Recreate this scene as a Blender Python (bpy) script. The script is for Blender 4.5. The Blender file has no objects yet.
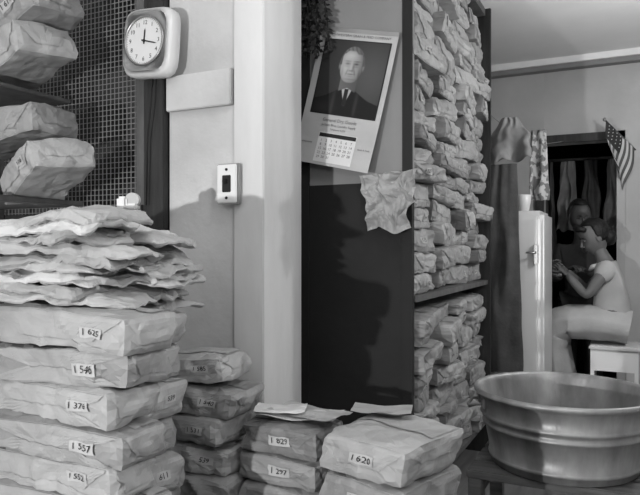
import bpy, bmesh, math, random
from mathutils import Vector, Matrix, noise, Euler

C26, S26 = math.cos(math.radians(26)), math.sin(math.radians(26))
def plan(x, y):
    """survey grid (x right, y ahead of the tripod) -> building grid"""
    return (C26*x - S26*y, S26*x + C26*y)
def pv(x, y, z):
    a, b = plan(x, y); return Vector((a, b, z))

scene = bpy.context.scene
COL = scene.collection
scene.view_settings.view_transform = 'Standard'

# ------------------------------------------------------------------ materials
def mat(name, g, rough=0.7, var=0.12, scale=8.0, bump=0.0, bscale=20.0, metal=0.0, kind='noise', stretch=(1,1,1), spec=0.3, dist=0.01):
    m = bpy.data.materials.new(name); m.use_nodes = True
    nt = m.node_tree; N = nt.nodes; L = nt.links
    b = N['Principled BSDF']
    b.inputs['Roughness'].default_value = rough
    b.inputs['Metallic'].default_value = metal
    b.inputs['Specular IOR Level'].default_value = spec
    tc = N.new('ShaderNodeTexCoord'); mp = N.new('ShaderNodeMapping')
    mp.inputs['Scale'].default_value = stretch
    L.new(tc.outputs['Object'], mp.inputs['Vector'])
    n = N.new('ShaderNodeTexNoise'); n.inputs['Scale'].default_value = scale
    n.inputs['Detail'].default_value = 6
    L.new(mp.outputs['Vector'], n.inputs['Vector'])
    r = N.new('ShaderNodeValToRGB')
    lo, hi = max(0, g*(1-var)), min(1, g*(1+var))
    r.color_ramp.elements[0].position = 0.3; r.color_ramp.elements[1].position = 0.7
    r.color_ramp.elements[0].color = (lo, lo, lo, 1); r.color_ramp.elements[1].color = (hi, hi, hi, 1)
    L.new(n.outputs['Fac'], r.inputs['Fac']); L.new(r.outputs['Color'], b.inputs['Base Color'])
    if bump > 0:
        bp = N.new('ShaderNodeBump'); bp.inputs['Strength'].default_value = bump
        bp.inputs['Distance'].default_value = dist
        nn = N.new('ShaderNodeTexNoise'); nn.inputs['Scale'].default_value = bscale
        L.new(mp.outputs['Vector'], nn.inputs['Vector'])
        if kind == 'crumple':
            nn.noise_type = 'RIDGED_MULTIFRACTAL'; nn.normalize = True
            nn.inputs['Detail'].default_value = 2.5; nn.inputs['Roughness'].default_value = 0.45
            nn.inputs['Distortion'].default_value = 0.4
            v = N.new('ShaderNodeTexVoronoi'); v.inputs['Scale'].default_value = bscale*1.6
            L.new(mp.outputs['Vector'], v.inputs['Vector'])
            mx = N.new('ShaderNodeMath'); mx.operation = 'MULTIPLY_ADD'
            mx.inputs[1].default_value = 0.45
            L.new(v.outputs['Distance'], mx.inputs[0]); L.new(nn.outputs['Fac'], mx.inputs[2])
            L.new(mx.outputs[0], bp.inputs['Height'])
        else:
            nn.inputs['Detail'].default_value = 8
            L.new(nn.outputs['Fac'], bp.inputs['Height'])
        L.new(bp.outputs['Normal'], b.inputs['Normal'])
    return m

PK=dict(kind='crumple',dist=.018)
M_kraft  = mat('kraft_paper', 0.26, 0.48, 0.18, 6, 0.6, 12, **PK)
M_kraft2 = mat('kraft_paper_pale', 0.35, 0.48, 0.16, 6, 0.6, 11, **PK)
M_kraft3 = mat('kraft_paper_dark', 0.18, 0.48, 0.16, 6, 0.6, 12, **PK)
M_flap   = mat('kraft_flap', 0.32, 0.48, 0.14, 8, 0.6, 13, **PK)
PK=dict(kind='crumple',dist=.028)
M_sheet  = mat('folded_sheet', 0.42, 0.7, 0.12, 7, 0.8, 8, **PK)
M_sheetl = mat('folded_sheet_pale', 0.55, 0.7, 0.08, 7, 0.8, 8, **PK)
M_tag    = mat('tag_paper', 0.44, 0.6, 0.05)
M_ink    = mat('ink', 0.015, 0.5, 0.0)
M_white  = mat('white_paint', 0.72, 0.35, 0.04, 3, spec=0.5)
M_enamel = mat('enamel', 0.64, 0.25, 0.03, 3, spec=0.5)
M_plaster= mat('plaster', 0.52, 0.85, 0.20, 2.5, 0.3, 30)
M_plaster2= mat('plaster_post', 0.62, 0.8, 0.20, 3, 0.25, 25, stretch=(1,1,0.3))
M_rear   = mat('plaster_rear', 0.42, 0.85, 0.14, 2, 0.2, 20)
M_ceil   = mat('ceiling_paint', 0.80, 0.85, 0.05, 2, 0.15, 20)
M_wood   = mat('dark_wood', 0.03, 0.55, 0.4, 5, 0.2, 30, stretch=(6,6,0.6))
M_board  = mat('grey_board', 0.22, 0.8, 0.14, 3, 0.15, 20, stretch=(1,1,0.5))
M_shade_trim   = mat('painted_shade_and_trim', 0.020, 0.8, 0.3, 2, 0.15, 20)  # shadow tone for the lower end panel, shared with its edge strips
M_midwood= mat('shelf_wood', 0.10, 0.6, 0.3, 5, 0.2, 30, stretch=(3,3,1))
M_benchw = mat('bench_wood', 0.09, 0.7, 0.4, 5, 0.3, 30, stretch=(1,6,6))
M_floor  = mat('floor_boards', 0.12, 0.6, 0.3, 4, 0.2, 20, stretch=(6,0.6,1))
M_black  = mat('black', 0.01, 0.6, 0.1)
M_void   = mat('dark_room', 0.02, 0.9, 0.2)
M_wire   = mat('galv_wire', 0.26, 0.5, 0.1, metal=0.2)
M_galv   = mat('galvanised_steel', 0.27, 0.42, 0.45, 9, 0.25, 40, metal=0.40, stretch=(1,1,0.30))
M_metal  = mat('dull_metal', 0.35, 0.35, 0.1, metal=0.8)
M_cloth_d= mat('dark_cloth', 0.035, 0.9, 0.25, 10, 0.3, 60)
M_cloth_m= mat('mid_cloth', 0.065, 0.9, 0.25, 10, 0.3, 60)
M_cloth_l= mat('light_cloth', 0.58, 0.85, 0.06, 10, 0.2, 60)
M_uniform= mat('uniform_cloth', 0.38, 0.85, 0.08, 10, 0.2, 60)
M_skin   = mat('skin_dark', 0.07, 0.45, 0.15, 8)
M_skin2  = mat('skin_brown', 0.12, 0.5, 0.15, 8)
M_hair   = mat('hair', 0.008, 0.5, 0.3, 40, 0.6, 90)
M_eye    = mat('eye_white', 0.30, 0.4, 0.0)
M_lips   = mat('lips', 0.06, 0.4, 0.1)
M_cal    = mat('calendar_card', 0.44, 0.6, 0.10, 6)
M_g2 = mat('print_black', 0.015, 0.5, 0.2)
M_g5 = mat('print_white', 0.66, 0.5, 0.02)
M_leaf = mat('dried_leaf', 0.03, 0.7, 0.4, 30)
M_ceramic = mat('ceramic', 0.6, 0.25, 0.03, spec=0.5)

def printed(name,c0,c1,sc):
    m = mat(name, 0.4, 0.85, 0.1)
    nt = m.node_tree; N = nt.nodes; L = nt.links
    v = N.new('ShaderNodeTexNoise'); v.inputs['Scale'].default_value = sc
    tc = [n for n in N if n.type == 'TEX_COORD'][0]
    L.new(tc.outputs['Object'], v.inputs['Vector'])
    r = N.new('ShaderNodeValToRGB')
    r.color_ramp.elements[0].position=.47; r.color_ramp.elements[0].color = (c0,c0,c0,1); r.color_ramp.elements[1].position = .53
    r.color_ramp.elements[1].color = (c1,c1,c1,1)
    L.new(v.outputs['Fac'], r.inputs['Fac']); L.new(r.outputs['Color'], N['Principled BSDF'].inputs['Base Color'])
    return m
M_print = printed('printed_cloth',.42,.14,26)

# ------------------------------------------------------------------ mesh helper
class MB:
    """collects geometry with material slots into one mesh"""
    def __init__(s): s.v=[]; s.f=[]; s.m=[]; s.mats=[]; s.sm=[]
    def mi(s, m):
        if m not in s.mats: s.mats.append(m)
        return s.mats.index(m)
    def add(s, vs, fs, m, smooth=False, M=None):
        o = len(s.v); i = s.mi(m)
        for p in vs:
            p = Vector(p); s.v.append(M @ p if M else p)
        for f in fs:
            s.f.append([o+k for k in f]); s.m.append(i); s.sm.append(smooth)
    def box(s, c0, c1, m, M=None, bev=0.0):
        bm = bmesh.new(); bmesh.ops.create_cube(bm, size=1)
        c0=Vector(c0); c1=Vector(c1)
        for v in bm.verts:
            v.co = Vector([c0[k]+(v.co[k]+.5)*(c1[k]-c0[k]) for k in range(3)])
        if bev>0: bmesh.ops.bevel(bm, geom=list(bm.edges), offset=bev, segments=2, affect='EDGES')
        s.bm(bm, m, False, M)
    def bm(s, bm, m, smooth=False, M=None):
        bm.verts.index_update()
        s.add([v.co.copy() for v in bm.verts], [[v.index for v in f.verts] for f in bm.faces], m, smooth, M); bm.free()
    def tube(s, pts, rad, m, n=8, cap=True, flat=1.0, M=None):
        pts=[Vector(p) for p in pts]
        if not hasattr(rad,'__len__'): rad=[rad]*len(pts)
        vs=[]; fs=[]
        up=Vector((0,0,1))
        pu=None
        for i,p in enumerate(pts):
            t=(pts[min(i+1,len(pts)-1)]-pts[max(i-1,0)]).normalized()
            if pu is None:
                u=t.cross(up)
                if u.length<1e-3: u=t.cross(Vector((1,0,0)))
                u.normalize()
            else:
                u=(pu-t*pu.dot(t)).normalized()
            pu=u; w=t.cross(u)
            for k in range(n):
                a=2*math.pi*k/n
                vs.append(p+(u*math.cos(a)+w*math.sin(a)*flat)*rad[i])
        for i in range(len(pts)-1):
            for k in range(n):
                fs.append([i*n+k,i*n+(k+1)%n,(i+1)*n+(k+1)%n,(i+1)*n+k])
        if cap:
            fs.append(list(range(n))[::-1]); fs.append([(len(pts)-1)*n+k for k in range(n)])
        s.add(vs,fs,m,True,M)
    def lathe(s, prof, m, n=48, M=None, smooth=True):
        vs=[]; fs=[]
        for r,z in prof:
            for k in range(n):
                a=2*math.pi*k/n; vs.append((r*math.cos(a),r*math.sin(a),z))
        for i in range(len(prof)-1):
            for k in range(n):
                fs.append([i*n+k,i*n+(k+1)%n,(i+1)*n+(k+1)%n,(i+1)*n+k])
        s.add(vs,fs,m,smooth,M)
    def grid(s, fn, nu, nv, m, smooth=True, M=None, mf=None, tri=None):
        vs=[fn(i/nu,j/nv) for j in range(nv+1) for i in range(nu+1)]
        for_m={}
        for j in range(nv):
            for i in range(nu):
                mm = mf(i/nu,j/nv) if mf else m
                a,b_,c,d=j*(nu+1)+i,j*(nu+1)+i+1,(j+1)*(nu+1)+i+1,(j+1)*(nu+1)+i
                if tri is None: for_m.setdefault(mm,[]).append([a,b_,c,d])
                elif tri(i,j): for_m.setdefault(mm,[]).extend([[a,b_,c],[a,c,d]])
                else: for_m.setdefault(mm,[]).extend([[a,b_,d],[b_,c,d]])
        o=len(s.v)
        for p in vs:
            p=Vector(p); s.v.append(M@p if M else p)
        for mm,fl in for_m.items():
            i=s.mi(mm)
            for f in fl: s.f.append([o+k for k in f]); s.m.append(i); s.sm.append(smooth)
    def ell(s, c, r, m, seg=20, M=None, fn=None):
        bm=bmesh.new(); bmesh.ops.create_uvsphere(bm,u_segments=seg,v_segments=max(8,seg//2+2),radius=1)
        for v in bm.verts:
            p=v.co.copy()
            if fn: p=fn(p)
            v.co=Vector((c[0]+p.x*r[0],c[1]+p.y*r[1],c[2]+p.z*r[2]))
        s.bm(bm,m,True,M)
    def obj(s, name, loc=(0,0,0), parent=None, rot=None):
        me=bpy.data.meshes.new(name)
        me.from_pydata([tuple(v) for v in s.v],[],s.f)
        for m in s.mats: me.materials.append(m)
        for p,i,sm in zip(me.polygons,s.m,s.sm): p.material_index=i; p.use_smooth=sm
        me.update()
        o=bpy.data.objects.new(name,me); COL.objects.link(o); o.location=Vector(loc)
        if rot: o.rotation_euler=rot
        if parent: o.parent=parent
        return o

def simple_box(name,c0,c1,m,bev=0.0):
    c0=Vector(c0); c1=Vector(c1); c=(c0+c1)/2
    b=MB(); b.box(c0-c,c1-c,m,bev=bev); return b.obj(name,c)

_tc={}
def text_mesh(txt):
    if txt in _tc: return _tc[txt]
    cu=bpy.data.curves.new('t','FONT'); cu.body=txt; cu.align_x='CENTER'; cu.align_y='CENTER'; cu.resolution_u=2
    o=bpy.data.objects.new('t',cu); COL.objects.link(o)
    bpy.context.view_layer.update()
    dg=bpy.context.evaluated_depsgraph_get(); ev=o.evaluated_get(dg); me=ev.to_mesh()
    vs=[v.co.copy() for v in me.vertices]; fs=[list(p.vertices) for p in me.polygons]
    ev.to_mesh_clear(); bpy.data.objects.remove(o); bpy.data.curves.remove(cu)
    _tc[txt]=(vs,fs); return _tc[txt]

# ------------------------------------------------------------------ room shell
simple_box('floor',(-3.3,-1.6,-0.1),(1.0,6.7,0),M_floor)
simple_box('ceiling',(-3.3,-1.6,2.6),(1.0,6.7,2.7),M_ceil)
simple_box('wall_left',(-3.4,-1.6,0),(-3.3,6.7,2.6),M_rear)
simple_box('wall_right',(0.9,-1.6,0),(1.0,6.7,2.6),M_rear)
simple_box('wall_rear',(-3.3,5.1,0),(-0.60,5.22,2.6),M_rear)
simple_box('wall_rear',(-0.10,5.1,0),(0.9,5.22,2.6),M_rear)
simple_box('wall_rear',(-0.60,5.1,1.98),(-0.10,5.22,2.6),M_rear)
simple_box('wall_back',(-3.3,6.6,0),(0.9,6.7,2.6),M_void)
b=MB()
b.box((-0.66,5.07,0),(-0.60,5.10,2.04),M_wood); b.box((-0.10,5.07,0),(-0.045,5.10,2.04),M_rear); b.box((-0.66,5.07,1.98),(-0.045,5.10,2.04),M_wood)
b.obj('trim_1')
b=MB(); b.box((-3.3,5.02,2.52),(0.9,5.10,2.555),M_board); b.box((-3.3,5.0,2.555),(0.9,5.10,2.6),M_ceil); b.obj('trim_2')

# partition wall (plaster) with screen opening
simple_box('wall_partition',(-1.575,1.93,0),(-1.279,2.20,2.6),M_plaster)
simple_box('wall_partition',(-3.3,1.93,0),(-1.577,2.20,1.265),M_plaster)
simple_box('wall_partition',(-3.3,1.93,2.46),(-1.577,2.20,2.6),M_plaster)
b=MB(); b.box((-1.277,1.915,0),(-1.152,2.20,2.6),M_plaster2,bev=0.004); b.obj('pillar')
b=MB(); b.box((-1.573,1.905,1.71),(-1.285,1.93,1.84),M_plaster,bev=0.003); b.obj('trim_3')
# screen frame and wire
b=MB()
b.box((-1.675,1.90,1.27),(-1.58,1.93,2.45),M_wood,bev=.003)
b.box((-3.28,1.90,1.27),(-1.675,1.93,1.34),M_wood,bev=.003)
b.box((-1.72,1.905,1.34),(-1.675,1.928,2.45),M_midwood,bev=.003)
x=-2.95
sp=0.021
while x<-1.72:
    b.box((x,1.914,1.34),(x+.0028,1.9164,2.45),M_wire); x+=sp
z=1.345
while z<2.44:
    b.box((-2.95,1.9165,z),(-1.72,1.9189,z+.0028),M_wire); z+=sp
b.obj('wire_screen')
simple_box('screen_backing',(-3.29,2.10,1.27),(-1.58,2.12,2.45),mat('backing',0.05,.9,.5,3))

# ------------------------------------------------------------------ parcels
def sup(p,n):
    mx=max(abs(p.x),abs(p.y),abs(p.z)); 
    q=(abs(p.x)**n+abs(p.y)**n+abs(p.z)**n)**(1/n)
    return p*(mx/q)
def crease(q,s):
    """sharp-ridged paper displacement"""
    a=abs(noise.noise(q*6+s)); c=abs(noise.noise(q*12+s*1.3)); d=abs(noise.noise(q*25+s*.7))
    return .016*(.25-a)+.015*(.22-c)+.010*(.2-d)
NRM={'f':Vector((0,-1,0)),'k':Vector((0,1,0)),'r':Vector((1,0,0)),'l':Vector((-1,0,0)),'t':Vector((0,0,1)),'b':Vector((0,0,-1))}
def cubep(face,u,v):
    return {'f':Vector((u,-1,v)),'k':Vector((-u,1,v)),'r':Vector((1,u,v)),'l':Vector((-1,-u,v)),'t':Vector((u,v,1)),'b':Vector((u,-v,-1))}[face]
def parcel_surf(face,u,v,off,w,d,h,seed,amp=1.0,n=20):
    p=sup(cubep(face,u,v),n); nn=NRM[face]
    q=Vector((p.x*w/2,p.y*d/2,p.z*h/2))
    e=max(abs(p.x),abs(p.y))
    s=Vector((seed*3.17,seed*1.31,seed*7.7))
    q.z*=1+.16*noise.noise(Vector((p.x*1.3,p.y*1.3,0))+s)
    if p.z>0: q.z*=1-0.18*max(0,e)**3-.12*(abs(p.x*p.y)**2)
    q.z+=h/2
    dsp=crease(q,s)*amp
    big=noise.noise(Vector((q.x*4,q.y*4,q.z*9))+s)*.010*amp
    side=1-abs(p.z)**4*.4
    q+=Vector((p.x*(dsp+big)*side,p.y*(dsp+big)*side,p.z*dsp*0.5))
    q.x+= .10*h*(p.z)*noise.noise(s*2)
    if q.z<0: q.z=0.0
    q+=nn*off
    return q
def add_parcel(b,M,w,d,h,seed,m,mflap=None,label=None,lface='f',lpos=(0.5,0.1),res=(16,12,7),amp=1.0,flaps=('f','r'),ts=0.034,tagw=0.075):
    nx,ny,nz=res
    dims={'f':(nx,nz),'k':(nx,nz),'r':(ny,nz),'l':(ny,nz),'t':(nx,ny),'b':(nx,ny)}
    ext={'f':(w,h),'r':(d,h),'l':(d,h),'t':(w,d),'k':(w,h),'b':(w,d)}
    rnd=random.Random(int(seed*100))
    cache={}
    def node(f,i,j):
        k=(f,i,j)
        if k not in cache:
            a,c=dims[f]; u,v=i/a*2-1,j/c*2-1
            p=cubep(f,u,v)
            # jitter interior nodes so the creases run irregularly
            if 0<i<a and 0<j<c:
                u+=(noise.noise(p*9+Vector((seed,3,1))))*1.2/a; v+=(noise.noise(p*9+Vector((seed,9,7))))*1.0/c
            cache[k]=parcel_surf(f,u,v,0,w,d,h,seed,amp)
        return cache[k]
    def dg(f,i,j): return noise.noise(Vector((i*1.7+seed,j*2.3,'fkrltb'.index(f)*5.1)))>0
    def S(f,u,v,off):
        a,c=dims[f]; x=(u+1)/2*a; y=(v+1)/2*c
        i=max(0,min(a-1,int(x))); j=max(0,min(c-1,int(y))); x-=i; y-=j
        A,B,C,D=node(f,i,j),node(f,i+1,j),node(f,i+1,j+1),node(f,i,j+1)
        if dg(f,i,j):
            q = A+(B-A)*x+(C-B)*y if x>=y else A+(C-D)*x+(D-A)*y
        else:
            q = A+(B-A)*x+(D-A)*y if x+y<=1 else C+(D-C)*(1-x)+(B-C)*(1-y)
        return q+NRM[f]*off
    for f in 'fkrltb':
        a,c=dims[f]
        b.grid(lambda i,j:node(f,round(i*a),round(j*c)),a,c,m,False,M,tri=lambda i,j:dg(f,i,j))
    mflap=mflap or m
    for f in flaps:
        k1=rnd.uniform(.25,.6); k0=rnd.uniform(-.55,-.1); fu=dims[f][0]*2; nz_=nz*2
        b.grid(lambda i,j:S(f,(i*2-1)*(0.97-k1*(1-j)),k0+(0.95-k0)*j,0.0034),fu,max(5,nz_//2),mflap,False,M)
        b.grid(lambda i,j:S(f,(i*2-1)*(0.45+.45*(1-j)),-0.92+(0.92+k0-.06)*j,0.0020),fu,max(3,nz_//3),mflap,False,M)
    sy=rnd.uniform(-.3,.2)
    b.grid(lambda i,j:S('t',(i*2-1)*.95,sy+j*(0.93-sy),0.0026),nx*2,max(4,ny),mflap,False,M)
    if label:
        W,H=ext[lface]; cu,cv=lpos
        tw=tagw/W; th=ts*1.15/H
        b.grid(lambda i,j:S(lface,cu+(i*2-1)*tw,cv+(j*2-1)*th,0.0056),8,3,M_tag,True,M)
        vs,fs=text_mesh(label)
        vv=[S(lface,cu+p.x*ts*2/W,cv+p.y*ts*2/H,0.0080) for p in vs]
        b.add(vv,fs,M_ink,False,M)
PC=[0]
def parcel(a,bb,z,w,d,h,yaw=0,tx=0,ty=0,label=None,lface='f',lpos=(.5,.1),m=None,seed=None,amp=1.0,ts=.034,tagw=.075):
    """a,bb = plan centre of the parcel"""
    PC[0]+=1; seed=seed or PC[0]*1.37
    b=MB(); add_parcel(b,None,w,d,h,seed,m or M_kraft,M_flap if m is None else m,label,lface,lpos,(max(8,int(w/.021)),max(6,int(d/.021)),6),amp*1.05,ts=ts,tagw=tagw)
    return b.obj('laundry_parcel',(a,bb,z),rot=(math.radians(tx),math.radians(ty),math.radians(yaw)))

# bench carrying the piles
b=MB()
b.box((-2.3,1.08,0.355),(-0.36,1.89,0.395),M_benchw,bev=.004)
for x in (-2.25,-1.3,-0.44):
    for y in (1.14,1.80): b.box((x,y,0),(x+.06,y+.06,.355),M_benchw)
b.box((-2.25,1.15,.28),(-.4,1.17,.355),M_benchw)
b.obj('packing_bench')

R=random.Random(5)
# near left stack
hs=[.090,.092,.088,.090,.092,.095,.100]
labs=['1 568','1 571','1 552','1 557','1 376','1 546','1 625']
lp=[.5,.6,.55,.50,.58,.45,.55]
z=.40
for i,(h,l) in enumerate(zip(hs,labs)):
    parcel(-1.335+[.0,.02,-.02,.0,-.015,.012,.035][i],1.235+R.uniform(-.01,.01),z,.50,.17,h+.006,yaw=[-4,3,-2,4,-5,2,-3][i],ty=[0,1,-1,1.5,-1,-1.5,1][i],label=l,lpos=(lp[i],R.uniform(-.1,.2)),m=[M_kraft2,None][i%2],ts=.026,tagw=.072,amp=1.05)
    z+=h
ztop=z
# second rank of the left stack
z=.40
for i in range(6):
    h=.103
    parcel(-1.415+[.0,.02,-.02,.03,.0,.02][i],1.445+R.uniform(-.01,.01),z,.40,.20,h,yaw=R.uniform(-7,3),ty=R.uniform(-2,2),label=[None,'611',None,'539',None,'602'][i],lface='r',lpos=(.1,.1),m=[None,M_kraft2][i%2],amp=1.1,ts=.022,tagw=.045)
    z+=h+.001
# shorter stack beside the wall
z=.40
labs=[None,'539','1 531','1 540','1 585']
for i in range(5):
    h=.088
    parcel(-1.29+[0.03,.0,-.01,.01,-.02][i],1.735,z,.33,.20,h,yaw=[-3,4,-5,3,6][i],ty=[0,2,-2,2,-5][i],label=labs[i],lpos=(.5,.1),m=[M_kraft,M_kraft2,M_kraft][i%3],amp=1.2,ts=.024,tagw=.064)
    z+=h+.003
# centre pile
z=.40
for i in range(3):
    h=.088
    parcel(-.955+[.01,0,.0][i],1.745,z,.28,.17,h,yaw=[2,-3,-2][i],label=[None,'1 297','1 829'][i],lpos=(.12,.05),m=[M_kraft,M_kraft,M_kraft3][i],amp=.95,ts=.026,tagw=.072)
    z+=h+.002
# right pile
z=.40
for i in range(3):
    h=.106
    parcel(-.585,1.645+.0,z,.265,.29,h,yaw=[-14,-18,-15][i],label=['1 611','1 557','1 620'][i],lpos=(.05,.0),m=[M_kraft2,M_kraft,M_kraft2][i],amp=.95,ts=.027,tagw=.074)
    z+=h
# loose wrapping sheets
b=MB()
for k,(x,y,zz,yaw,w,d,m) in enumerate([(-.93,1.76,.684,8,.26,.14,M_cloth_l),(-.90,1.77,.690,-12,.24,.13,M_kraft2),(-.99,1.75,.695,22,.16,.11,M_sheetl)]):
    M=Matrix.Translation((x,y,zz))@Matrix.Rotation(math.radians(yaw),4,'Z')
    b.grid(lambda i,j:(w*(i-.5),d*(j-.5),.008*noise.noise(Vector((i*3,j*3,k)))+ .02*(i-.5)**2),12,8,m,True,M)
b.obj('wrapping_paper_sheets')
b=MB()
M=Matrix.Translation((-.645,1.73,.735))@Matrix.Rotation(math.radians(15),4,'Z')
b.grid(lambda i,j:(.17*(i-.5),.10*(j-.5),.006*noise.noise(Vector((i*3,j*3,4)))+.02*(i-.5)**2),10,6,M_kraft2,True,M)
b.obj('wrapping_paper_sheets')

# folded sheets pile on top of the left stacks
def folded(b,M,w,d,h,seed,m):
    s=Vector((seed*2.3,seed,seed*5))
    kx=noise.noise(s)*1.0
    def sf(face,u,v):
        p=sup(cubep(face,u,v),14)
        q=Vector((p.x*w/2,p.y*d/2,p.z*h/2))
        q.z*=.45+.55*abs(math.sin((p.x*1.3+kx)*2.2))
        f=Vector((q.x,q.y,0))
        wob=(.25-abs(noise.noise(f*7+s)))*.024+(.22-abs(noise.noise(f*15+s)))*.018+(.2-abs(noise.noise(f*32+s)))*.008
        q.z+=wob-0.022*(abs(p.x)**3)-.012*(abs(p.y)**3)
        e=noise.noise(Vector((q.x*9,q.y*9,q.z*20))+s)*.022+(.2-abs(noise.noise(Vector((q.x*22,q.y*22,q.z*30))+s)))*.014
        q.x+=p.x*e; q.y+=p.y*e
        return q
    for f in 'fkrltb':
        nu,nv={'f':(30,3),'k':(30,3),'r':(20,3),'l':(24,3),'t':(30,20),'b':(30,20)}[f]
        b.grid(lambda i,j:sf(f,i*2-1,j*2-1),nu,nv,m,False,M)
mm=[M_sheet,M_kraft2,M_sheet,M_sheetl,M_sheet,M_kraft2]
i=0
def pile(cx,cy,z0,z1,wr,dr):
    global i
    b=MB(); z=0
    while z0+z<z1:
        h=R.uniform(.018,.034)
        w=R.uniform(*wr); d=R.uniform(*dr)
        M=Matrix.Translation((R.uniform(-.06,.05),R.uniform(-.03,.03),z))@Euler((math.radians(R.uniform(-3,4)),math.radians(R.uniform(-4,4)),math.radians(R.uniform(-22,22)))).to_matrix().to_4x4()
        folded(b,M,w,d,h,i*1.7+3,mm[i%6]); z+=h*.76; i+=1
    return b.obj('folded_paper_bag_pile',(cx,cy,z0))
pile(-1.41,1.27,ztop+.035,1.31,(.36,.50),(.19,.27))
pile(-1.39,1.49,1.055,1.26,(.34,.42),(.20,.25))

# tape dispenser on the pile
b=MB()
b.box((-.042,-.022,0),(.042,.022,.020),M_enamel,bev=.005)
b.box((-.040,-.020,.018),(-.008,.020,.062),M_enamel,bev=.007)
b.box((-.012,-.020,.018),(.024,.020,.040),M_enamel,bev=.006)
b.lathe([(.0,-.009),(.022,-.009),(.022,.009),(.0,.009)],M_tag,24,Matrix.Translation((.006,0,.052))@Matrix.Rotation(math.pi/2,4,'X'),False)
b.box((.036,-.016,.018),(.044,.016,.036),M_black)
b.obj('tape_dispenser',(-1.40,1.53,1.296),rot=(0,0,.4))

# upper left rack with parcels
b=MB()
b.box((-2.45,1.45,1.365),(-1.98,1.895,1.385),M_midwood,bev=.003)
b.box((-2.45,1.45,1.785),(-2.05,1.895,1.80),M_midwood,bev=.003)
b.box((-2.47,1.45,0),(-2.45,1.50,2.4),M_midwood); b.box((-2.47,1.845,0),(-2.45,1.895,2.4),M_midwood)
b.obj('parcel_rack')
parcel(-1.90,1.66,1.42,.34,.22,.12,yaw=-22,ty=-20,tx=6,label='106',lpos=(.45,.1),m=M_kraft2,ts=.032,tagw=.06,amp=1.2)
parcel(-2.06,1.66,1.58,.36,.22,.12,yaw=6,ty=-10,label=None,m=M_kraft,amp=1.2)
parcel(-2.02,1.66,1.85,.34,.22,.13,yaw=-14,ty=-12,tx=5,label=None,m=M_kraft2,ts=.03,amp=1.2)
parcel(-1.98,1.66,1.975,.36,.22,.13,yaw=-8,ty=-20,tx=4,label='1 619',lpos=(.3,.1),m=M_kraft,ts=.03,tagw=.08,amp=1.2)

# ------------------------------------------------------------------ shelving unit
b=MB()
A0,A1,B0,B1=-1.27,-.775,2.405,3.80
b.box((A0,B0,0),(A1+.005,B0+.02,1.46),M_shade_trim)  # lower end panel: cast shadow painted in as a near-black colour
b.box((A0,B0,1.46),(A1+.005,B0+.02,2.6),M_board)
b.box((A0,B0-.010,0),(A0+.05,B0,2.6),M_shade_trim); b.box((A1-.035,B0-.010,0),(A1+.005,B0,2.6),M_shade_trim)
b.box((A0,B1,0),(A1+.03,B1+.025,2.6),M_wood)
b.box((A0,B0+.02,0),(A0+.015,B1,2.6),M_wood)
for z0 in (.18,.985): b.box((A0,B0+.02,z0),(A1+.015,B1,z0+.025),M_midwood)
b.box((A0,B0+.02,2.56),(A1,B1,2.6),M_midwood)
b.obj('shelving_unit')

b=MB()
R=random.Random(11)
def shelf_fill(z0,z1):
    cols=[(2.43,.33),(2.78,.33),(3.12,.33),(3.46,.32)]
    for ci,(bs,wd) in enumerate(cols):
        z=z0
        while z<z1-.05:
            h=R.uniform(.06,.11)
            if z+h>z1: h=z1-z
            w=R.uniform(.36,.42); d=wd*R.uniform(.92,1.04)
            sx=R.uniform(-.035,.04)
            M=Matrix.Translation((-.775-w/2+sx,bs+wd/2,z))@Euler((math.radians(R.uniform(-5,5)),0,math.radians(R.uniform(-9,9)))).to_matrix().to_4x4()
            lab=None
            if R.random()<.4: lab=str(R.randint(500,699))
            add_parcel(b,M,w,d,h*1.03,R.uniform(0,300),R.choice([M_kraft,M_kraft2,M_kraft3,M_kraft]),R.choice([M_flap,M_kraft,M_kraft2]),lab,'r',(R.uniform(-.5,.5),R.uniform(-.1,.2)),(8,14,5),1.35,flaps=('r',),ts=.022,tagw=.045)
            z+=h*.98
shelf_fill(1.012,2.55)
shelf_fill(.207,.93)
b.obj('shelved_laundry_parcels')

# ------------------------------------------------------------------ calendar
b=MB()
W,H=.345,.555
def cy(x,z):   # gentle curl away from the board at the foot
    t=max(0,(-z/H)-.0)
    return -0.010-0.035*t*t
def calgrid(x0,x1,z0,z1,off,m,nu=8,nv=10):
    b.grid(lambda i,j:(x0+(x1-x0)*i,cy(x0+(x1-x0)*i,z0+(z1-z0)*j)-off,z0+(z1-z0)*j),nu,nv,m,True)
M_pink=mat('print_ink_grey',.09,.6,.1)
def caltext(t,x,z,s,m=None,off=.0022,sx=1):
    vs,fs=text_mesh(t); b.add([(x+p.x*s*sx,cy(x,z+p.y*s)-off,z+p.y*s) for p in vs],fs,m or M_pink)
calgrid(0,W,-H,0,0,M_cal,10,16)
calgrid(0,W,-.012,.004,.003,M_metal,6,1)
caltext('NORTHWESTERN GRAIN & FEED COMPANY',W/2,-.024,.0145)
calgrid(.029,W-.021,-.348,-.040,.0010,M_g2)
caltext('General Dry Goods',W/2,-.370,.019); caltext('Jackson Bros. Laundry Supply',W/2,-.390,.013); caltext('Telephone 4-272',W/2,-.407,.010)
calgrid(.095,.265,-.543,-.422,.0012,M_g5,4,4)
calgrid(.097,.263,-.440,-.424,.0016,M_g2,4,2)
for r_ in range(5):
    for c_ in range(7):
        caltext(str(1+r_*7+c_) if 1+r_*7+c_<32 else ' ',.112+c_*.0225,-.454-r_*.0172,.015)
caltext('HARDWARE',.047,-.47,.009); caltext('Seeds & Tools',.305,-.47,.009)
cal=b.obj('wall_calendar',(-1.152,2.388,2.108),rot=(0,math.radians(12.5),0))
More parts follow.
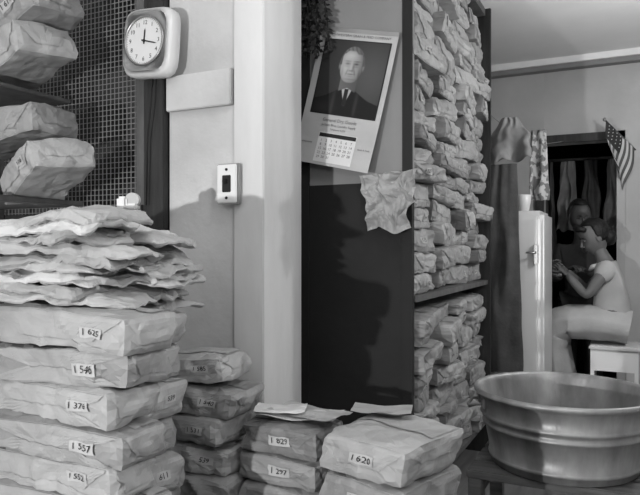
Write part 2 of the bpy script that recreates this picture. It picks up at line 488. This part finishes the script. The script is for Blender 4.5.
# half-tone portrait printed on the calendar: toned mesh
def gs(x,y): return math.exp(-(x*x+y*y))
def ss(x): x=max(0,min(1,x)); return x*x*(3-2*x)
cx=.172
def tone(x,z):
    dx=x-cx; X=dx/.051; Z=(z+.142)/.069
    c=.030+.05*gs((X-1.8)/2.2,(Z+.5)/2.0)
    zs=-.232-.050*ss(abs(dx)/.130)-.25*max(0,abs(dx)-.12)
    m=ss((zs-z)/.004+.5)
    suit=.012+.02*gs((abs(X)-1.0)/.15,(Z+2.3)/.9)+.014*gs((X+1.8)/.8,(Z+2.6)/.5)
    c=c*(1-m)+suit*m
    wv=.026*(1-(-.226-z)/.080)
    if z<-.210 and wv>0:
        m=ss((wv-abs(dx))/.003+.5); c=c*(1-m)+(.42-.1*X)*m
    if z<-.236:
        m=ss((.009-abs(dx))/.0025+.5)*ss((z+.312)/.01); c=c*(1-m)+.02*m
    m=ss((.037-abs(dx))/.003+.5)*ss((z+.236+abs(dx)*.4)/.006)*ss((-.15-z)/.01); c=c*(1-m)+(.11-.04*X)*m
    for sx in (-1,1): 
        m=ss(1.3-math.hypot((X-sx*1.0)/.13,(Z+.05)/.25)); c=c*(1-m)+.17*m
    jw=1-.05*ss((-Z-.3)/.7)
    d=(abs(X/(.96*jw))**2.5+abs(Z/1.02)**2.5)**(1/2.5)
    m=ss((1-d)/.07+.3)
    f=.33-.11*X-.14*d**4
    f+=.10*gs((X+.15)/.55,(Z-.58)/.22)
    f+=.05*gs((X+.5)/.2,(Z+.20)/.18)
    f-=.22*(gs((abs(X)-.38)/.20,(Z-.10)/.07))
    f-=.15*(gs((abs(X)-.40)/.26,(Z-.25)/.045))
    f-=.07*(gs((abs(X)-.40)/.20,(Z+.06)/.05))
    f-=.03*(gs(X/.5,(Z-.50)/.02)+gs(X/.5,(Z-.40)/.02))
    f+=.07*gs((X+.02)/.09,(Z+.08)/.3); f-=.13*gs((X-.17)/.10,(Z+.10)/.22)
    f-=.17*gs(X/.20,(Z+.30)/.045)
    f-=.20*gs(X/.30,(Z+.50)/.032); f-=.06*gs(X/.25,(Z+.62)/.05)
    f-=.13*gs((abs(X)-.34+(Z+.4)*.35)/.06,(Z+.40)/.17); f-=.07*gs(X/.5,(Z+.80)/.05)
    f-=.07*gs((abs(X)-.72)/.10,(Z+.45)/.3)
    c=c*(1-m)+max(.03,f)*m
    line=.80-.18*ss((abs(X+.15)-.25)/.35)
    top=1.10-math.hypot(X/1.02,(Z-.02)/1.02)
    hh=ss(top/.06)*max(ss((Z-line)/.10),ss((abs(X)-.86)/.06)*ss((Z+.05)/.12))
    c=c*(1-hh)+(.085+.08*abs(math.sin(X*9+Z*5))*gs((X+.3)/.9,(Z-.9)/.5))*hh
    return c
nu,nv=130,150; x0,x1,z0,z1=.034,W-.026,-.343,-.045
vs=[];cl=[]
for j in range(nv+1):
    for i_ in range(nu+1):
        x=x0+(x1-x0)*i_/nu; z=z0+(z1-z0)*j/nv
        vs.append((x,cy(x,z)-.0028,z)); cl.append(tone(x,z))
me=bpy.data.meshes.new('portrait')
me.from_pydata(vs,[],[[j*(nu+1)+i_,j*(nu+1)+i_+1,(j+1)*(nu+1)+i_+1,(j+1)*(nu+1)+i_] for j in range(nv) for i_ in range(nu)])
ca=me.color_attributes.new('Tone','FLOAT_COLOR','POINT')
for k,c in enumerate(cl): ca.data[k].color=(c,c,c,1)
mp=bpy.data.materials.new('halftone_print'); mp.use_nodes=True
at=mp.node_tree.nodes.new('ShaderNodeAttribute'); at.attribute_name='Tone'
mp.node_tree.links.new(at.outputs['Color'],mp.node_tree.nodes['Principled BSDF'].inputs['Base Color'])
mp.node_tree.nodes['Principled BSDF'].inputs['Roughness'].default_value=.6
mp.node_tree.nodes['Principled BSDF'].inputs['Specular IOR Level'].default_value=.2
me.materials.append(mp)
po=bpy.data.objects.new('portrait',me); COL.objects.link(po); po.parent=cal

# crumpled paper hanging by the calendar foot
b=MB()
def crump(i,j):
    x=(i-.5)*.24*(1-.3*j); z=-.22*j
    p=Vector((x*14,z*14,3))
    return (x+.03*noise.noise(p),-.02-.07*abs(noise.noise(p*1.1+Vector((5,5,5))))-.03*abs(noise.noise(p*2.6)),z+.03*noise.noise(p+Vector((9,1,1))))
b.grid(crump,22,22,M_kraft2,False)
b.box((-.004,-.018,-.01),(.004,0,.0),M_metal)
b.obj('crumpled_paper',(-.85,2.39,1.49))

# dried herbs hanging from the unit top-left
b=MB(); R=random.Random(3)
for k in range(12):
    x0_=R.uniform(-.08,.06); pts=[(x0_*.4,R.uniform(-.02,.02),.45)]
    for s in range(1,7): pts.append((x0_*.4+x0_*s*.25+R.uniform(-.01,.01),R.uniform(-.03,.03)-.0,.45-s*.075))
    b.tube(pts,.002,M_leaf,4)
    for s in range(64):
        t=R.uniform(.0,1)*5.99; q=int(t); f=t-q
        p=Vector(pts[q]).lerp(Vector(pts[q+1]),f)
        d=Vector((R.uniform(-1,1),R.uniform(-1,1),R.uniform(-1,.4))).normalized(); L=R.uniform(.02,.035)
        sd=d.cross(Vector((R.uniform(-1,1),R.uniform(-1,1),R.uniform(-1,1)))).normalized()*.008
        b.add([p,p+d*L*.5+sd,p+d*L,p+d*L*.5-sd],[[0,1,2,3]],M_leaf)
b.obj('dried_herb_bunch',(-1.17,2.34,1.99))

# ------------------------------------------------------------------ clock
b=MB()
def sq(rw,rh,y,n=40,e=5):
    out=[]
    for k in range(n):
        t=2*math.pi*k/n; c,s=math.cos(t),math.sin(t); q=(abs(c)**e+abs(s)**e)**(1/e)
        out.append((rw*c/q,y,rh*s/q))
    return out
rings=[sq(.108,.120,0),sq(.117,.127,-.01),sq(.117,.127,-.042),sq(.108,.120,-.058),sq(.096,.108,-.066)]
vs=[p for r in rings for p in r]; fs=[]
for q in range(len(rings)-1):
    for k in range(40): fs.append([q*40+k,(q+1)*40+k,(q+1)*40+(k+1)%40,q*40+(k+1)%40])
fs.append([4*40+k for k in range(40)]); fs.append(list(range(40))[::-1])
b.add(vs,fs,M_white,True)
RX=Matrix.Rotation(math.pi/2,4,'X')
b.lathe([(.090,.064),(.092,.074),(.086,.076),(.084,.068)],M_metal,48,RX)
b.lathe([(0,.0685),(.086,.0685)],M_g5,48,RX,False)
for k in range(12):
    t=math.pi/2-(k+1)*math.pi/6
    vs,fs=text_mesh(str(k+1)); b.add([(.066*math.cos(t)+p.x*.022,-.0695,.066*math.sin(t)+p.y*.022) for p in vs],fs,M_ink)
for k in range(60):
    t=k*math.pi/30; c,s=math.cos(t),math.sin(t); r0,r1=.079,.083; wv=.0006
    b.add([(r0*c-wv*s,-.0695,r0*s+wv*c),(r0*c+wv*s,-.0695,r0*s-wv*c),(r1*c+wv*s,-.0695,r1*s-wv*c),(r1*c-wv*s,-.0695,r1*s+wv*c)],[[0,1,2,3]],M_ink)
def hand(ang,L,w,y):
    c,s=math.cos(ang),math.sin(ang)
    P=[(-.012,-w),(L*.8,-w),(L,0),(L*.8,w),(-.012,w)]
    b.add([(x*c-z*s,y,x*s+z*c) for x,z in P],[[0,1,2,3,4]],M_ink)
hand(math.radians(88),.045,.0032,-.0705); hand(math.radians(-12),.062,.0024,-.0715)
b.lathe([(0,.074),(.005,.074),(.005,.068)],M_ink,12,RX)
b.tube([(.0,-.01,-.12),(.004,-.02,-.2),(-.01,-.012,-.35),(.0,-.01,-.6)],.003,M_black,6)
b.obj('wall_clock',(-1.605,1.892,1.957),rot=(0,math.radians(4),0))

# ------------------------------------------------------------------ light switch
b=MB()
b.box((-.045,-.026,-.072),(.045,0,.072),M_metal,bev=.004)
b.box((-.041,-.031,-.068),(.041,-.024,.068),M_white,bev=.003)
b.box((-.018,-.034,-.030),(.018,-.028,.030),M_black,bev=.002)
b.box((-.006,-.052,.000),(.006,-.032,.014),M_black,bev=.002)
for z in (.05,-.05): b.lathe([(0,.034),(.005,.034),(.005,.030)],M_black,10,Matrix.Translation((0,0,z))@RX)
b.obj('light_switch',(-1.285,1.914,1.425))

# ------------------------------------------------------------------ washtub on stand
b=MB()
prof=[(0,.002),(.20,.000),(.243,-.010),(.249,-.006),(.253,.012),(.260,.015),(.262,.021),(.260,.027),(.256,.030),
      (.273,.125),(.281,.129),(.284,.135),(.281,.141),(.276,.145),(.280,.156),(.288,.160),(.291,.166),(.288,.172),(.283,.176),
      (.296,.236),(.303,.238),(.311,.243),(.315,.251),(.310,.260),(.301,.260),(.294,.250),(.291,.240),(.277,.170),(.268,.130),(.250,.02),(.240,.006),(0,.006)]
b.lathe(prof,M_galv,96)
b.box((-.004,.0,0),(.004,.004,.23),M_galv,M=Matrix.Rotation(math.radians(-40),4,'Z')@Matrix.Translation((0,.252,.01))@Matrix.Rotation(math.radians(-10.5),4,'X'))
for sgn in (1,-1):
    M=Matrix.Rotation(math.radians(200 if sgn>0 else 20),4,'Z')
    b.tube([(.292,-.05,.205),(.315,-.048,.205),(.335,-.02,.19),(.335,.02,.19),(.315,.048,.205),(.292,.05,.205)],.0055,M_galv,8,M=M)
    b.box((.284,-.065,.19),(.296,-.035,.225),M_galv,M=M,bev=.003); b.box((.284,.035,.19),(.296,.065,.225),M_galv,M=M,bev=.003)
b.obj('galvanised_washtub',(-.225,2.47,.432))
b=MB()
for k in (-.16,0,.16): b.box((-.30,k-.06,.0),(.30,k+.06,.03),M_benchw,bev=.004)
for sx in (-.27,.27):
    b.box((sx-.02,-.22,-.06),(sx+.02,.22,0),M_benchw)
    for sy in (-.19,.19): b.box((sx-.025,sy-.025,-.39),(sx+.025,sy+.025,-.0),M_benchw,bev=.003)
    b.box((sx-.015,-.19,-.30),(sx+.015,.19,-.26),M_benchw)
b.obj('tub_stand',(-.225,2.47,.390))

# ------------------------------------------------------------------ refrigerator
b=MB()
b.box((-1.07,3.98,.12),(-.47,4.44,1.42),M_enamel,bev=.025)
b.box((-1.05,3.94,.34),(-.485,3.985,1.385),M_enamel,bev=.018)
b.box((-1.05,3.955,.14),(-.485,3.985,.32),M_enamel,bev=.012)
for x in (-1.04,-.53):
    for y in (4.0,4.36): b.tube([(x+.02,y+.02,.12),(x+.02,y+.02,0)],[.025,.018],M_enamel,10)
b.box((-.52,3.915,1.10),(-.50,3.945,1.22),M_metal,bev=.006); b.tube([(-.51,3.92,1.17),(-.51,3.90,1.17),(-.56,3.895,1.17)],[.007,.007,.005],M_metal,8)
for z in (.5,1.25): b.box((-1.06,3.93,z),(-1.03,3.96,z+.08),M_metal,bev=.004)
b.obj('refrigerator')
b=MB()
b.lathe([(0,0),(.030,0),(.034,.006),(.042,.05),(.047,.098),(.045,.100),(.041,.095),(.034,.02),(0,.012)],M_ceramic,28)
b.tube([(.043,0,.08),(.064,0,.078),(.072,0,.055),(.062,0,.032),(.038,0,.028)],.005,M_ceramic,8)
b.obj('coffee_mug',(-.595,4.045,1.42),rot=(0,0,2.6))

# ------------------------------------------------------------------ hanging clothes
def drape(name,loc,w0,w1,H,m,depth,seed,folds=4,rot=0,shape=None,nu=40,nv=34,lean=0):
    b=MB()
    def fn(side):
        def f(i,j):
            t=i*2-1; w=(w0+(w1-w0)*j)/2
            if shape: w*=shape(j)
            fo=math.sin(t*math.pi*folds+seed+j*1.8+1.5*noise.noise(Vector((t,j*2,seed))))*depth*(.15+.5*j)+noise.noise(Vector((t*2,j*3,seed)))*depth*1.2
            y=side*(depth*.8)*math.sqrt(max(0,1-t*t))+fo
            return (t*w+lean*j+.02*noise.noise(Vector((j*4,seed,t))),y,-H*j+.04*noise.noise(Vector((t*2,seed,1)))*(j))
        return f
    b.grid(fn(-1),nu,nv,m); b.grid(fn(1),nu,nv,m)
    return b.obj(name,loc,rot=(0,0,rot))
b=MB()
pts=[]
for k in range(17):
    t=k/16; pts.append((-.76+.30*t,3.83+1.24*t,1.99-.08*math.sin(math.pi*t)))
b.tube(pts,.003,M_wire,5); b.obj('clothes_line')
drape('hanging_coat',(-.69,3.862,1.69),.17,.30,1.22,M_cloth_m,.020,2.0,1.6,lean=-.03)
drape('hanging_cloth_bag',(-.645,3.862,1.96),.17,.25,.25,M_kraft3,.022,5.0,1.5,shape=lambda j:.55+.55*math.sin(min(1,j*1.4)*math.pi*.6))
drape('hanging_scarf',(-.515,4.12,1.92),.09,.12,.43,M_print,.018,8.0,1.5)

# clothes in the doorway
b=MB(); b.tube([(-.75,5.46,1.90),(.1,5.46,1.90)],.012,M_wood,8)
b.tube([(-.74,5.46,0),(-.74,5.46,1.92)],.014,M_wood,8); b.tube([(.09,5.46,0),(.09,5.46,1.92)],.014,M_wood,8); b.obj('clothes_rail')
M_cloth_g= mat('grey_cloth', 0.16, 0.9, 0.25, 10, 0.3, 60)
for k,(x,w,h,m) in enumerate([(-.62,.16,.75,M_cloth_m),(-.46,.17,.55,M_cloth_g),(-.29,.16,.80,M_cloth_m),(-.12,.17,.60,M_cloth_g)]):
    drape('hanging_garment',(x,5.46,1.885),w*.6,w,h,m,.035,k*2.1,1.3)

# ------------------------------------------------------------------ flag
b=MB()
p0=pv(2.33,4.60,1.84); p1=pv(2.00,4.50,2.10)
b.tube([p0,p1],.006,M_midwood,8); b.ell(p1,(.012,.012,.014),M_metal,10)
wp=mat('flag_white',.52,.8,.03); rd=mat('flag_stripe',.10,.8,.05); bl=mat('flag_canton',.035,.8,.05)
def ff(i,j):
    p=p0.lerp(p1,.25+.72*i)
    out=Vector((.02*math.sin(j*5+i*3),-.03*math.sin(i*9+j*2)-.01,0))*(.3+j)
    return p+Vector((.0-.05*j+.08*j*i,0,-.30*j*(1-.15*i)))+out
def fm(i,j):
    if i>=.45 and j<.42: return bl
    return rd if int(i*13+.01)%2==0 else wp
b.grid(ff,26,20,wp,True,mf=fm)
for a_ in range(4):
    for c_ in range(4):
        p=Vector(ff(.52+.12*a_,.06+.09*c_)); r=.006
        b.add([p+Vector((r*math.cos(t)*(1 if k%2==0 else .4),-.004,r*math.sin(t)*(1 if k%2==0 else .4))) for k,t in enumerate([math.pi*q/5+math.pi/2 for q in range(10)])],[list(range(10))],wp)
b.obj('us_flag')

# ------------------------------------------------------------------ people
def empty(name,loc):
    e=bpy.data.objects.new(name,None); COL.objects.link(e); e.location=loc; e.empty_display_size=.1; return e
def skinned(name,joints,edges,m,parent,root,sub=2):
    keys=list(joints)
    me=bpy.data.meshes.new(name)
    me.from_pydata([tuple(joints[k][0]) for k in keys],[(keys.index(a),keys.index(c)) for a,c in edges],[])
    o=bpy.data.objects.new(name,me); COL.objects.link(o)
    md=o.modifiers.new('Skin','SKIN'); md.use_smooth_shade=True
    sl=me.skin_vertices[0].data
    for k,key in enumerate(keys):
        r=joints[key][1]; sl[k].radius=(r if hasattr(r,'__len__') else (r,r)); sl[k].use_root=(key==root)
    s=o.modifiers.new('Sub','SUBSURF'); s.levels=sub; s.render_levels=sub
    me.materials.append(m); o.parent=parent
    return o

def make_head(b,c,fwd,up,skin,s=1.0,hair='bun'):
    """c=centre of skull ; fwd = facing"""
    f=Vector(fwd).normalized(); u=Vector(up); u=(u-f*u.dot(f)).normalized(); r=f.cross(u).normalized()
    M=Matrix.Translation(c)@Matrix(((r.x,f.x,u.x,0),(r.y,f.y,u.y,0),(r.z,f.z,u.z,0),(0,0,0,1)))@Matrix.Scale(s,4)
    def hf(p):
        q=p.copy()
        if q.z<0:
            t=-q.z; q.x*=1-.38*t*t; 
            if q.y<0: q.y*=1-.45*t
            else: q.y*=1-.10*t
            q.z*=1.12
        if q.y>.5 and abs(q.z)<.3: q.y=.5+(q.y-.5)*.75
        for sx in (-1,1):
            d=((q.x-sx*.36)**2+(q.z-.02)**2)/.035
            if q.y>.4: q.y-=.10*math.exp(-d)
            d=((q.x-sx*.45)**2+(q.z+.35)**2)/.06
            if q.y>.3: q.y+=.05*math.exp(-d)
        if q.y>.3: q.y+=.08*math.exp(-((q.x)**2/.06+(q.z+1.0)**2/.04))
        return q
    b.ell((0,0,0),(.074,.095,.112),skin,40,M,hf)
    b.tube([(0,.080,.012),(0,.090,-.008),(0,.101,-.028),(0,.094,-.038)],[.006,.008,.012,.007],skin,10,M=M)
    for sx in (-1,1):
        b.ell((sx*.010,.090,-.034),(.008,.009,.006),skin,10,M)
        b.ell((sx*.028,.075,.004),(.012,.007,.0045),M_eye,12,M); b.ell((sx*.028,.081,.004),(.005,.003,.0045),M_ink,8,M)
        b.tube([(sx*.014,.086,.020),(sx*.028,.087,.025),(sx*.044,.078,.020)],[.002,.003,.0015],M_hair,6,M=M)
        b.tube([(sx*.014,.083,.009),(sx*.028,.085,.0105),(sx*.042,.075,.007)],[.003,.0042,.0025],skin,6,M=M)
        b.ell((sx*.075,-.004,-.008),(.008,.018,.030),skin,14,M)
    b.tube([(-.022,.078,-.060),(-.008,.088,-.056),(0,.087,-.058),(.008,.088,-.056),(.022,.078,-.060)],[.002,.005,.004,.005,.002],M_lips,8,M=M)
    b.tube([(-.020,.078,-.063),(0,.087,-.067),(.020,.078,-.063)],[.002,.006,.002],M_lips,8,M=M)
    def hr(p):
        q=p.copy(); n=noise.noise(p*5)*.07; q*=1+n
        if q.y>.15 and q.z<.62: q.y=.15+(q.y-.15)*.1
        if q.z<-.5: q.z=-.5+(q.z+.5)*.3
        return q
    b.ell((0,-.014,.022),(.085,.102,.108),M_hair,36,M,hr)
    if hair=='bun':
        b.ell((0,-.080,-.030),(.075,.055,.060),M_hair,18,M,lambda p:p*(1+.15*noise.noise(p*4)))
        b.tube([(-.066,.052,.070),(-.035,.082,.094),(0,.088,.100),(.035,.082,.094),(.066,.052,.070)],[.016,.02,.022,.02,.016],M_hair,10,M=M)
    return M

def make_hand(b,wrist,dirv,palmn,skin,curl=.5,s=1.0,thumb=1):
    d=Vector(dirv).normalized(); n=Vector(palmn); n=(n-d*n.dot(d)).normalized(); sd=d.cross(n).normalized()*thumb
    w=Vector(wrist)
    b.tube([w-d*.012*s,w+d*.01*s,w+d*.05*s,w+d*.085*s],[.024*s,.028*s,.040*s,.037*s],skin,14,flat=.42)
    for k,(off,L) in enumerate([(.029,.070),(.010,.080),(-.009,.074),(-.027,.058)]):
        p=w+d*.078*s+sd*off*s; pts=[p]; a=0
        for seg,fr in enumerate((.45,.32,.23)):
            a+=curl*(.5 if seg==0 else .8)
            dd=(d*math.cos(a)+n*math.sin(a)+sd*off*2*(1-curl)).normalized(); p=p+dd*L*fr*s; pts.append(p)
        b.tube(pts,[.0095*s,.0088*s,.008*s,.006*s],skin,8); b.ell(pts[-1],(.006*s,)*3,skin,8)
    p=w+d*.022*s+sd*.028*s
    q=p+(sd*.8+d*.5+n*.3).normalized()*.034*s; r=q+(d*.8+sd*.25+n*.4).normalized()*.032*s; t=r+(d*.8+n*.4).normalized()*.022*s
    b.tube([p,q,r,t],[.014*s,.012*s,.0095*s,.007*s],skin,8)

# --- seated woman, facing along the rear wall toward the refrigerator
WA,WB=-.155,4.70
W_=lambda x,y,z: Vector((WA+x,WB+y,z))
woman=empty('seated_woman',(WA,WB,0))
def local(o): 
    o.matrix_parent_inverse=Matrix.Translation((-o.parent.location.x,-o.parent.location.y,-o.parent.location.z)); return o
J={'pelvis':(W_(.02,0,.69),.115),'waist':(W_(.04,0,.83),.092),'chest':(W_(.02,0,.98),.108),'neckb':(W_(-.01,0,1.09),.062),
   'neck':(W_(-.03,0,1.15),.044),'head':(W_(-.05,0,1.21),.048),
   'shR':(W_(0.01,-.15,1.065),.048),'elR':(W_(-.11,-.19,.88),.037),'wrR':(W_(-.24,-.10,1.02),.024),
   'shL':(W_(0.01,.15,1.065),.048),'elL':(W_(-.13,.17,.90),.037),'wrL':(W_(-.26,.08,1.04),.024),
   'hipR':(W_(-.02,-.09,.67),.082),'knR':(W_(-.34,-.09,.66),.060),'anR':(W_(-.32,-.09,.27),.036),'toR':(W_(-.44,-.10,.22),.028),
   'hipL':(W_(-.02,.09,.67),.082),'knL':(W_(-.34,.09,.66),.060),'anL':(W_(-.32,.09,.27),.036),'toL':(W_(-.44,.10,.22),.028)}
E=[('pelvis','waist'),('waist','chest'),('chest','neckb'),('neckb','neck'),('neck','head'),('chest','shR'),('shR','elR'),('elR','wrR'),('chest','shL'),('shL','elL'),('elL','wrL'),
   ('pelvis','hipR'),('hipR','knR'),('knR','anR'),('anR','toR'),('pelvis','hipL'),('hipL','knL'),('knL','anL'),('anL','toL')]
local(skinned('body',J,E,M_skin2,woman,'pelvis'))
JD={'pelvis':(J['pelvis'][0],.150),'waist':(J['waist'][0],.118),'chest':(J['chest'][0],.132),'neckb':(W_(-.005,0,1.075),.080),
    'shR':(J['shR'][0],.064),'mR':(W_(-.04,-.165,.98),.062),'shL':(J['shL'][0],.064),'mL':(W_(-.05,.16,.98),.062)}
local(skinned('dress_bodice',JD,[('pelvis','waist'),('waist','chest'),('chest','neckb'),('chest','shR'),('shR','mR'),('chest','shL'),('shL','mL')],M_uniform,woman,'pelvis'))
b=MB()
def skirt(i,j):
    t=i*2*math.pi
    path=[(.14,.67),(.03,.69),(-.12,.70),(-.26,.69),(-.345,.63),(-.355,.52),(-.34,.41),(-.32,.30)]
    k=min(j*7,6.999); q=int(k); f=k-q
    x=path[q][0]*(1-f)+path[q+1][0]*f; z=path[q][1]*(1-f)+path[q+1][1]*f
    x2,z2=path[min(q+1,7)][0]-path[q][0],path[min(q+1,7)][1]-path[q][1]
    l=math.hypot(x2,z2); nx,nz=-z2/l,x2/l
    ry=.195+.02*math.sin(t*5+j*3)*j; rn=.115+.01*j+.022*math.sin(t*6+2)*j
    c,s=math.cos(t),math.sin(t)
    return W_(x-nx*s*rn,c*ry,z-nz*s*rn+.012*noise.noise(Vector((c*2,s*2,j*6))))
b.grid(skirt,56,32,M_uniform)
local(b.obj('skirt',parent=woman))
b=MB()
make_head(b,W_(-.075,-.0,1.27),(-.90,-.30,-.40),(0,0,1),M_skin2,1.0,'bun')
make_hand(b,J['wrR'][0],W_(-.35,-.05,1.12)-J['wrR'][0],Vector((-.3,.6,-.1)),M_skin2,.5,.92,1)
make_hand(b,J['wrL'][0],W_(-.36,.03,1.13)-J['wrL'][0],Vector((-.3,-.6,-.1)),M_skin2,.5,.92,-1)
b.tube([W_(-.03,-.075,1.09),W_(-.085,-.04,1.07),W_(-.10,.0,1.05),W_(-.085,.04,1.07),W_(-.03,.075,1.09)],[.012,.016,.012,.016,.012],M_cloth_l,8)
local(b.obj('head_and_hands',parent=woman))
b=MB()
for sy in (-.095,.095):
    b.ell(W_(-.38,sy,.225),(.055,.05,.04),M_black,16); b.ell(W_(-.43,sy,.215),(.055,.045,.032),M_black,16); b.ell(W_(-.32,sy,.23),(.045,.045,.05),M_black,16)
local(b.obj('shoes',parent=woman))

# stool
b=MB()
b.box((-.15,-.16,-.03),(.15,.16,0),M_cloth_l,bev=.008)
for sx in (-1,1):
    b.box((sx*.13-.012,-.145,-.545),(sx*.13+.012,.145,-.03),M_white,bev=.003)
b.box((-.12,-.145,-.16),(.12,-.125,-.03),M_white); b.box((-.12,.125,-.16),(.12,.145,-.03),M_white)
b.box((-.12,-.14,-.42),(.12,.14,-.39),M_white)
so=b.obj('wooden_stool',(WA+.05,WB,.560)); so.scale=(1,1,.560/.545)
b=MB()
b.box((-.14,-.17,0),(.14,.17,.02),M_benchw); b.box((-.14,-.17,.16),(.14,.17,.18),M_benchw)
for sx in (-.14,.12): b.box((sx,-.17,.02),(sx+.02,.17,.16),M_benchw)
b.obj('wooden_crate',(WA-.38,WB,.0))

# --- standing boy in the doorway
BA,BB=-.345,5.10
V_=lambda x,y,z: Vector((BA+x,BB+y,z))
boy=empty('standing_boy',(BA,BB,0))
J2={'pelvis':(V_(0,0,.80),.105),'waist':(V_(0,0,.92),.090),'chest':(V_(.0,-.01,1.10),.105),'neckb':(V_(.0,-.02,1.22),.06),'neck':(V_(.0,-.03,1.28),.042),'head':(V_(0,-.04,1.36),.045),
 'shR':(V_(-.14,-.02,1.19),.042),'elR':(V_(-.18,-.08,.97),.034),'wrR':(V_(-.06,-.20,1.04),.024),
 'shL':(V_(.14,-.01,1.19),.042),'elL':(V_(.18,-.06,.97),.034),'wrL':(V_(.06,-.19,1.03),.024),
 'hipR':(V_(-.08,0,.77),.078),'knR':(V_(-.09,-.01,.43),.055),'anR':(V_(-.09,.01,.08),.036),'toR':(V_(-.10,-.12,.04),.030),
 'hipL':(V_(.08,0,.77),.078),'knL':(V_(.09,-.01,.43),.055),'anL':(V_(.09,.01,.08),.036),'toL':(V_(.10,-.12,.04),.030)}
local(skinned('body',J2,E,M_skin,boy,'pelvis'))
JS={'pelvis':(J2['pelvis'][0],.118),'waist':(J2['waist'][0],.108),'chest':(J2['chest'][0],.122),'neckb':(V_(0,-.02,1.20),.072),
 'shR':(J2['shR'][0],.054),'elR':(J2['elR'][0],.046),'fR':(V_(-.12,-.14,1.005),.038),'shL':(J2['shL'][0],.054),'elL':(J2['elL'][0],.046),'fL':(V_(.12,-.12,1.0),.038)}
local(skinned('shirt',JS,[('pelvis','waist'),('waist','chest'),('chest','neckb'),('chest','shR'),('shR','elR'),('elR','fR'),('chest','shL'),('shL','elL'),('elL','fL')],M_cloth_m,boy,'pelvis'))
JT={'pelvis':(V_(0,0,.79),.114),'hipR':(J2['hipR'][0],.092),'knR':(J2['knR'][0],.072),'anR':(V_(-.09,.01,.10),.062),'hipL':(J2['hipL'][0],.092),'knL':(J2['knL'][0],.072),'anL':(V_(.09,.01,.10),.062)}
local(skinned('trousers',JT,[('pelvis','hipR'),('hipR','knR'),('knR','anR'),('pelvis','hipL'),('hipL','knL'),('knL','anL')],M_cloth_d,boy,'pelvis'))
b=MB()
make_head(b,V_(.0,-.06,1.43),(.35,-.88,-.30),(0,0,1),M_skin,.98,'short')
make_hand(b,J2['wrR'][0],V_(.0,-.27,1.07)-J2['wrR'][0],Vector((0,0,-1)),M_skin,.7,.9,1)
make_hand(b,J2['wrL'][0],V_(.0,-.27,1.06)-J2['wrL'][0],Vector((0,0,-1)),M_skin,.7,.9,-1)
local(b.obj('head_and_hands',parent=boy))
b=MB()
for sx in (-.09,.09): b.ell(V_(sx,-.05,.035),(.05,.05,.035),M_black,14); b.ell(V_(sx*1.05,-.12,.03),(.045,.045,.028),M_black,14)
local(b.obj('shoes',parent=boy))

# ------------------------------------------------------------------ lights
def light(name,kind,loc,energy,size,target=None,spot=None):
    ld=bpy.data.lights.new(name,kind); ld.energy=energy
    if kind=='AREA': ld.size=size
    else: ld.shadow_soft_size=size
    o=bpy.data.objects.new(name,ld); COL.objects.link(o); o.location=loc
    if target is not None: o.rotation_euler=(Vector(target)-Vector(loc)).to_track_quat('-Z','Y').to_euler()
    if kind=='SPOT' and spot: ld.spot_size=math.radians(spot); ld.spot_blend=.4
    return o
light('flash_lamp','POINT',pv(-2.0,-.8,1.0),290,.03)
light('second_flash_lamp','POINT',pv(.75,.0,1.75),20,.04)
light('overhead_lamp','AREA',pv(.2,1.3,2.5),6,.3,pv(.0,1.9,.6))
light('rear_room_lamp','POINT',(.5,3.3,1.9),38,.06)
w=bpy.data.worlds.new('World'); scene.world=w; w.use_nodes=True
bg=w.node_tree.nodes['Background']; bg.inputs[0].default_value=(1,1,1,1); bg.inputs[1].default_value=.03

# ------------------------------------------------------------------ camera
cd=bpy.data.cameras.new('camera'); cd.lens=36; cd.sensor_width=36; cd.clip_start=.05
cam=bpy.data.objects.new('camera',cd); COL.objects.link(cam); cam.location=(0,0,1.2)
cam.rotation_euler=(math.radians(90),0,math.radians(26)); scene.camera=cam
